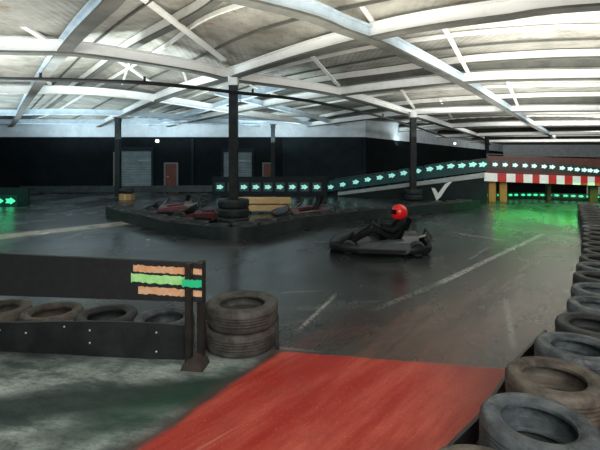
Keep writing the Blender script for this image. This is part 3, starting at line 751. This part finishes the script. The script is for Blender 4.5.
# low crash barriers along the back of the track
for (a, b, lab) in (((20, 23.2), (215, 24.0), 'low dark crash barrier along the foot of the back wall'), ):
    A = Vector(((a[0]-300)*a[1]/F, a[1], 0)); B = Vector(((b[0]-300)*b[1]/F, b[1], 0)); mid = (A+B)/2
    t = thing('crash_barrier', lab, 'barrier', mid, math.atan2((B-A).y, (B-A).x)); L_ = (B-A).length
    bm = bmesh.new(); prism(bm, [(-L_/2, .06), (L_/2, .06), (L_/2, .42), (-L_/2, .42)], -.03, .03); obj('panel', bm, M['belt_far'], t)
    n = max(2, int(L_/1.8))
    for k in range(n):
        bm = bmesh.new(); box(bm, (-L_/2+.1+(L_-.2)*k/(n-1), .09, .23), (.09, .12, .46)); obj('post', bm, M['column'], t)

# ---------------------------------------------------------------- karts and driver
def skin_mesh(name, joints, edges, root, sub=2):
    me = bpy.data.meshes.new(name); me.from_pydata([j[0] for j in joints], edges, [])
    o = bpy.data.objects.new(name+'_tmp', me); col.objects.link(o)
    mod = o.modifiers.new('s', 'SKIN'); mod.use_smooth_shade = True; mod.branch_smoothing = .4
    me = o.data
    for i, j in enumerate(joints):
        r = j[1]; me.skin_vertices[0].data[i].radius = r if isinstance(r, tuple) else (r, r); me.skin_vertices[0].data[i].use_root = (i == root)
    s = o.modifiers.new('b', 'SUBSURF'); s.levels = sub; s.render_levels = sub
    dg = bpy.context.evaluated_depsgraph_get(); dg.update()
    out = bpy.data.meshes.new_from_object(o.evaluated_get(dg)); out.name = name
    bpy.data.objects.remove(o)
    for p in out.polygons: p.use_smooth = True
    return out

def make_kart(label, loc, rz, pod, group=None):
    """front towards local -x"""
    t = thing('go_kart', label, 'go-kart', loc, rz, group)
    bm = bmesh.new(); prism(bm, [(-.78, -.20), (-.78, .20), (-.5, .30), (.62, .36), (.80, .34), (.80, -.34), (.62, -.36), (-.5, -.30)], .06, .09, plane='XY')
    for y in (-.3, .3): tube(bm, [(-.8, y*.6, .10), (-.4, y, .10), (.85, y*1.1, .10)], .018, 8)
    obj('chassis', bm, M['kart_black'], t)
    # nose fairing
    bm = bmesh.new(); pts = []
    sec = [(-.96, .30, .05, .16), (-.90, .52, .05, .25), (-.76, .60, .06, .30), (-.62, .48, .10, .33), (-.50, .22, .20, .40)]
    rings = []
    for x, w, z0, z1 in sec:
        ring = []
        for k in range(14):
            a = 2*PI*k/14; c, s = math.cos(a), math.sin(a)
            ring.append(bm.verts.new((x, w*math.copysign(abs(c)**.6, c), (z0+z1)/2+(z1-z0)/2*math.copysign(abs(s)**.7, s))))
        rings.append(ring)
    for A, B in zip(rings, rings[1:]):
        for k in range(14): bm.faces.new((A[k], A[(k+1) % 14], B[(k+1) % 14], B[k]))
    bm.faces.new(rings[0]); bm.faces.new(rings[-1]); obj('nose_fairing', bm, M['kart_black'], t, smooth=True)
    # wrap-around bumper
    bm = bmesh.new(); path = []
    for k in range(40):
        a = 2*PI*k/40; c, s = math.cos(a), math.sin(a)
        path.append(Vector((-.01+.92*math.copysign(abs(c)**.40, c), .66*math.copysign(abs(s)**.42, s), .13)))
    rings = []
    for i, p in enumerate(path):
        tt = (path[(i+1) % 40]-path[i-1]).normalized(); n_ = Vector((tt.y, -tt.x, 0))
        rings.append([bm.verts.new(p+n_*a+Vector((0, 0, b))) for a, b in ((-.03, -.06), (.02, -.065), (.04, -.035), (.04, .035), (.02, .065), (-.03, .06))])
    for i in range(40):
        A, B = rings[i], rings[(i+1) % 40]
        for k in range(6): bm.faces.new((A[k], A[(k+1) % 6], B[(k+1) % 6], B[k]))
    obj('bumper', bm, M['kart_black'], t, smooth=True)
    for sgn in (-1, 1):
        bm = bmesh.new(); prism(bm, [(-.42, .06), (.50, .06), (.56, .16), (.48, .30), (.10, .27), (-.36, .22), (-.46, .14)], sgn*.42, sgn*.695)
        bmesh.ops.bevel(bm, geom=bm.edges[:], offset=.025, segments=2, affect='EDGES'); obj('side_pod', bm, pod, t, smooth=True)
    # wheels
    for x, y, r, w in ((-.58, -.52, .13, .12), (-.58, .52, .13, .12), (.66, -.52, .14, .19), (.66, .52, .14, .19)):
        bm = bmesh.new(); h = w/2
        lathe(bm, [(r*.55, -h*.8), (r*.8, -h), (r*.95, -h*.85), (r, -h*.5), (r, h*.5), (r*.95, h*.85), (r*.8, h), (r*.55, h*.8)], 24, 'Y')
        wh = obj('wheel', bm, M['rub'], t, smooth=True); wh.location = (x, y, r)
        bm = bmesh.new(); lathe(bm, [(r*.56, -h*.7), (r*.56, h*.7), (r*.45, h*.55), (r*.15, h*.5), (r*.15, -h*.5), (r*.45, -h*.55)], 20, 'Y'); obj('rim', bm, M['kart_metal'], wh, smooth=True)
    bm = bmesh.new(); tube(bm, [(.66, -.5, .14), (.66, .5, .14)], .02, 8); tube(bm, [(-.58, -.48, .13), (-.58, .48, .13)], .014, 8); obj('axle', bm, M['kart_metal'], t)
    # seat: a curved shell
    bm = bmesh.new(); prof = [(.02, .14), (.12, .11), (.30, .11), (.42, .16), (.52, .32), (.60, .52), (.63, .60)]
    rows = []
    for i, (x, z) in enumerate(prof):
        row = []
        for k in range(9):
            u = (k-4)/4; lift = .16*abs(u)**2.2*(1 if 0 < i < 6 else .6)
            fwd = -.14*abs(u)**2.2*(i/6)
            row.append(bm.verts.new((x+fwd, u*.22, z+lift*(1-i/9))))
        rows.append(row)
    for A, B in zip(rows, rows[1:]):
        for k in range(8): bm.faces.new((A[k], A[k+1], B[k+1], B[k]))
    bmesh.ops.solidify(bm, geom=bm.faces[:], thickness=.018); obj('seat', bm, M['kart_seat'], t, smooth=True)
    # steering
    bm = bmesh.new(); tube(bm, [(-.52, 0, .12), (-.12, 0, .46)], .014, 8); obj('steering_column', bm, M['kart_metal'], t)
    bm = bmesh.new(); ring = []
    R_ = Matrix.Translation((-.11, 0, .47)) @ Matrix.Rotation(math.radians(-50), 4, 'Y')
    pts = [R_ @ Vector((.15*math.cos(2*PI*k/24), .16*math.sin(2*PI*k/24), 0)) for k in range(25)]
    tube(bm, pts, .016, 8, cap=False)
    for a in (0, 2.1, 4.2): tube(bm, [R_ @ Vector((0, 0, -.02)), R_ @ Vector((.15*math.cos(a), .16*math.sin(a), 0))], .01, 6)
    obj('steering_wheel', bm, M['kart_black'], t, smooth=True)
    # pedals, tank, engine, rear guard
    for y in (-.16, .16):
        bm = bmesh.new(); tube(bm, [(-.60, y, .09), (-.64, y, .28)], .012, 6); box(bm, (-.645, y, .28), (.02, .07, .06)); obj('pedal', bm, M['kart_metal'], t)
    bm = bmesh.new(); box(bm, (-.30, 0, .17), (.26, .2, .16), bevel=.03); obj('fuel_tank', bm, M['tank'], t, smooth=True)
    bm = bmesh.new(); box(bm, (.55, -.34, .24), (.30, .22, .22), bevel=.02)
    for k in range(6): box(bm, (.55, -.34, .36+.012*k), (.26-.01*k, .2, .006))
    tube(bm, [(.66, -.30, .3), (.82, -.28, .34), (.9, -.1, .3)], .03, 8); obj('engine', bm, M['kart_metal'], t)
    bm = bmesh.new(); tube(bm, [(.86, -.42, .14), (.92, -.40, .36), (.92, .40, .36), (.86, .42, .14)], .02, 8); tube(bm, [(.90, -.42, .24), (.90, .42, .24)], .015, 8); obj('rear_guard', bm, M['kart_black'], t)
    return t
KX, KY, KR = 1.56, 8.25, math.radians(-9)
kart = make_kart('black and grey go-kart being driven left across the track', (KX, KY, 0), KR, M['kart_grey'])

# driver (kart's local frame, front towards -x)
J = [((.34, 0, .24), (.15, .12)), ((.42, 0, .36), (.165, .135)), ((.46, 0, .51), (.19, .14)), ((.46, 0, .61), (.10, .08)), ((.43, 0, .67), .055),
     ((.44, -.19, .575), .082), ((.25, -.27, .40), .062), ((.02, -.185, .465), .038), ((.44, .19, .575), .082), ((.25, .27, .40), .062), ((.02, .185, .465), .038),
     ((.26, -.11, .22), .092), ((-.12, -.22, .43), .068), ((-.48, -.16, .20), .048), ((-.60, -.16, .24), .038),
     ((.26, .11, .22), .092), ((-.12, .22, .43), .068), ((-.48, .16, .20), .048), ((-.60, .16, .24), .038),
     ((.08, -.165, .345), .076), ((.08, .165, .345), .076), ((-.32, -.19, .31), .056), ((-.32, .19, .31), .056)]
E = [(0, 1), (1, 2), (2, 3), (3, 4), (2, 5), (5, 6), (6, 7), (2, 8), (8, 9), (9, 10), (0, 11), (11, 19), (19, 12), (12, 21), (21, 13), (13, 14), (0, 15), (15, 20), (20, 16), (16, 22), (22, 17), (17, 18)]
drv = thing('person', 'person in dark race suit and shiny red helmet, seated driving the moving go-kart', 'person', (KX, KY, 0), KR)
me = skin_mesh('body', J, E, 0); me.materials.append(M['suit']); o = bpy.data.objects.new('body', me); col.objects.link(o); o.parent = drv
for sgn in (-1, 1):
    base = Vector((.02, sgn*.185, .465)); palm = Vector((-.055, sgn*.175, .50))
    Jh = [(base, .030), (palm, (.036, .022))]; Eh = [(0, 1)]
    for k in range(4):
        off = Vector((.0, sgn*(.022-.015*k)*1.0, .022-.014*k))
        k1 = palm+Vector((-.045, 0, .018))+off; k2 = k1+Vector((-.030, -sgn*.006, -.016)); k3 = k2+Vector((.004, -sgn*.012, -.030))
        i0 = len(Jh); Jh += [(k1, .0105), (k2, .0095), (k3, .0085)]; Eh += [(1, i0), (i0, i0+1), (i0+1, i0+2)]
    i0 = len(Jh); Jh += [(palm+Vector((-.012, -sgn*.038, .004)), .011), (palm+Vector((-.045, -sgn*.052, -.006)), .009)]; Eh += [(1, i0), (i0, i0+1)]
    me = skin_mesh('glove', Jh, Eh, 0, 1); me.materials.append(M['glove']); o = bpy.data.objects.new('glove', me); col.objects.link(o); o.parent = drv
# helmet with visor opening
hc = Vector((.38, 0, .775))
bm = bmesh.new(); bmesh.ops.create_uvsphere(bm, u_segments=28, v_segments=18, radius=1)
for v in bm.verts:
    x, y, z = v.co
    if z < -.35: x = x*(1-.15*(-z-.35)) - .10*(-z-.35)*1.2
    v.co = Vector((x*.165, y*.135, z*.165 if z > 0 else z*.17))
    if v.co.z < -.135: v.co.z = -.135
o = obj('helmet', bm, M['helmet'], drv, smooth=True); o.location = hc+Vector((0, 0, -.035)); o.scale = (.95, .97, .95); o['label'] = 'shiny red full-face helmet'
bm = bmesh.new(); n = 16
for zz in (0,):
    rows = []
    for zi in (-.035, .0, .035, .065):
        row = []
        for k in range(n+1):
            a = PI-1.15+2.3*k/n; sc2 = math.sqrt(max(0, 1-(zi/.165)**2))*1.015
            row.append(bm.verts.new((.165*sc2*math.cos(a), .135*sc2*math.sin(a), zi)))
        rows.append(row)
    for A, B in zip(rows, rows[1:]):
        for k in range(n): bm.faces.new((A[k], A[k+1], B[k+1], B[k]))
bmesh.ops.solidify(bm, geom=bm.faces[:], thickness=.006)
v_ = obj('visor', bm, M['visor'], bpy.data.objects['helmet'], smooth=True)

# parked karts inside the island
pk = make_kart('parked dark red and black go-kart beside the left side of the main column', (-2.75, 12.6, 0), math.radians(-14), M['kart_red'], 'karts parked in the island')
for lab, loc, rz in (('parked dark red go-kart nearest the left tip of the island', (-4.35, 14.3, 0), math.radians(12)),
                     ('parked dark red go-kart right of the main column, in front of the tan timbers', (.12, 13.1, 0), math.radians(16))):
    c = copy_tree(pk); c.location = loc; c.rotation_euler = (0, 0, rz); c['label'] = lab

# ---------------------------------------------------------------- light
w = bpy.data.worlds.new('world'); sc.world = w; w.use_nodes = True
w.node_tree.nodes['Background'].inputs[0].default_value = (.75, .9, 1, 1); w.node_tree.nodes['Background'].inputs[1].default_value = .12
def area(name, loc, size, power, c, rot=(0, 0, 0), sy=None):
    l = bpy.data.lights.new(name, 'AREA'); l.energy = power; l.color = c; l.size = size
    if sy: l.shape = 'RECTANGLE'; l.size_y = sy
    o = bpy.data.objects.new(name, l); col.objects.link(o); o.location = loc; o.rotation_euler = rot; return o
K = .54
UP = (PI, 0, 0)
for i, (x, y, s, p, c) in enumerate(((0, 5.5, 5, 420, (1, .97, .88)), (-7, 10, 6, 420, (.95, .97, .95)), (7, 9.5, 6, 480, (1, .98, .92)), (-12, 20, 7, 600, (.75, .92, 1)), (-2, 17, 6, 480, (.8, .95, 1)), (9, 17, 8, 700, (1, .99, .95)), (18, 27, 10, 1000, (1, 1, .97)), (30, 42, 14, 1600, (1, 1, .98)))):
    area('roof_fill', (x, y, 2.9), s, p*K, c, UP)  # upward fill added to brighten the roof, no fitting stands there
area('front_fill', (.5, -1.5, 3.8), 4, 230, (1, .96, .90), (math.radians(32), 0, 0))  # soft fill added behind the camera to brighten the foreground
# unseen fill lights added to brighten the beams, aimed along the hall and up
for x, y, rz_, p, c in ((2, -2.5, 0, 260, (1, .98, .93)), (-6, 4, .45, 130, (.9, .97, 1)), (-5, 9.5, .35, 170, (.8, .94, 1)), (5, 7.5, -.4, 170, (1, .99, .95)), (9, 13, -.45, 230, (1, 1, .97)), (-12, 14, .1, 170, (.75, .92, 1)), (16, 22, -.5, 380, (1, 1, .98)), (26, 35, -.5, 600, (1, 1, .98)), (-14, 24.6, 0, 85, (.72, .9, 1)), (-8, 24.6, 0, 85, (.72, .9, 1)), (-1.5, 24.6, 0, 85, (.75, .92, 1)), (8, 30, -.8, 70, (.8, .95, 1))):
    area('beam_fill', (x, y, 3.05), 4, p*1.08, c, (math.radians(90+(68 if y > 24 and y < 31 else 38)), 0, rz_), .4)
area('green_light', (10.8, 16.9, .9), 6, 115, (.01, 1, .14), (0, 0, 0), .6)
area('green_light', (-11.4, 15.8, .9), 1.2, 10, (.05, 1, .35), (0, 0, 0), .5)
sc.view_settings.view_transform = 'Standard'; sc.view_settings.look = 'None'; sc.view_settings.exposure = 0
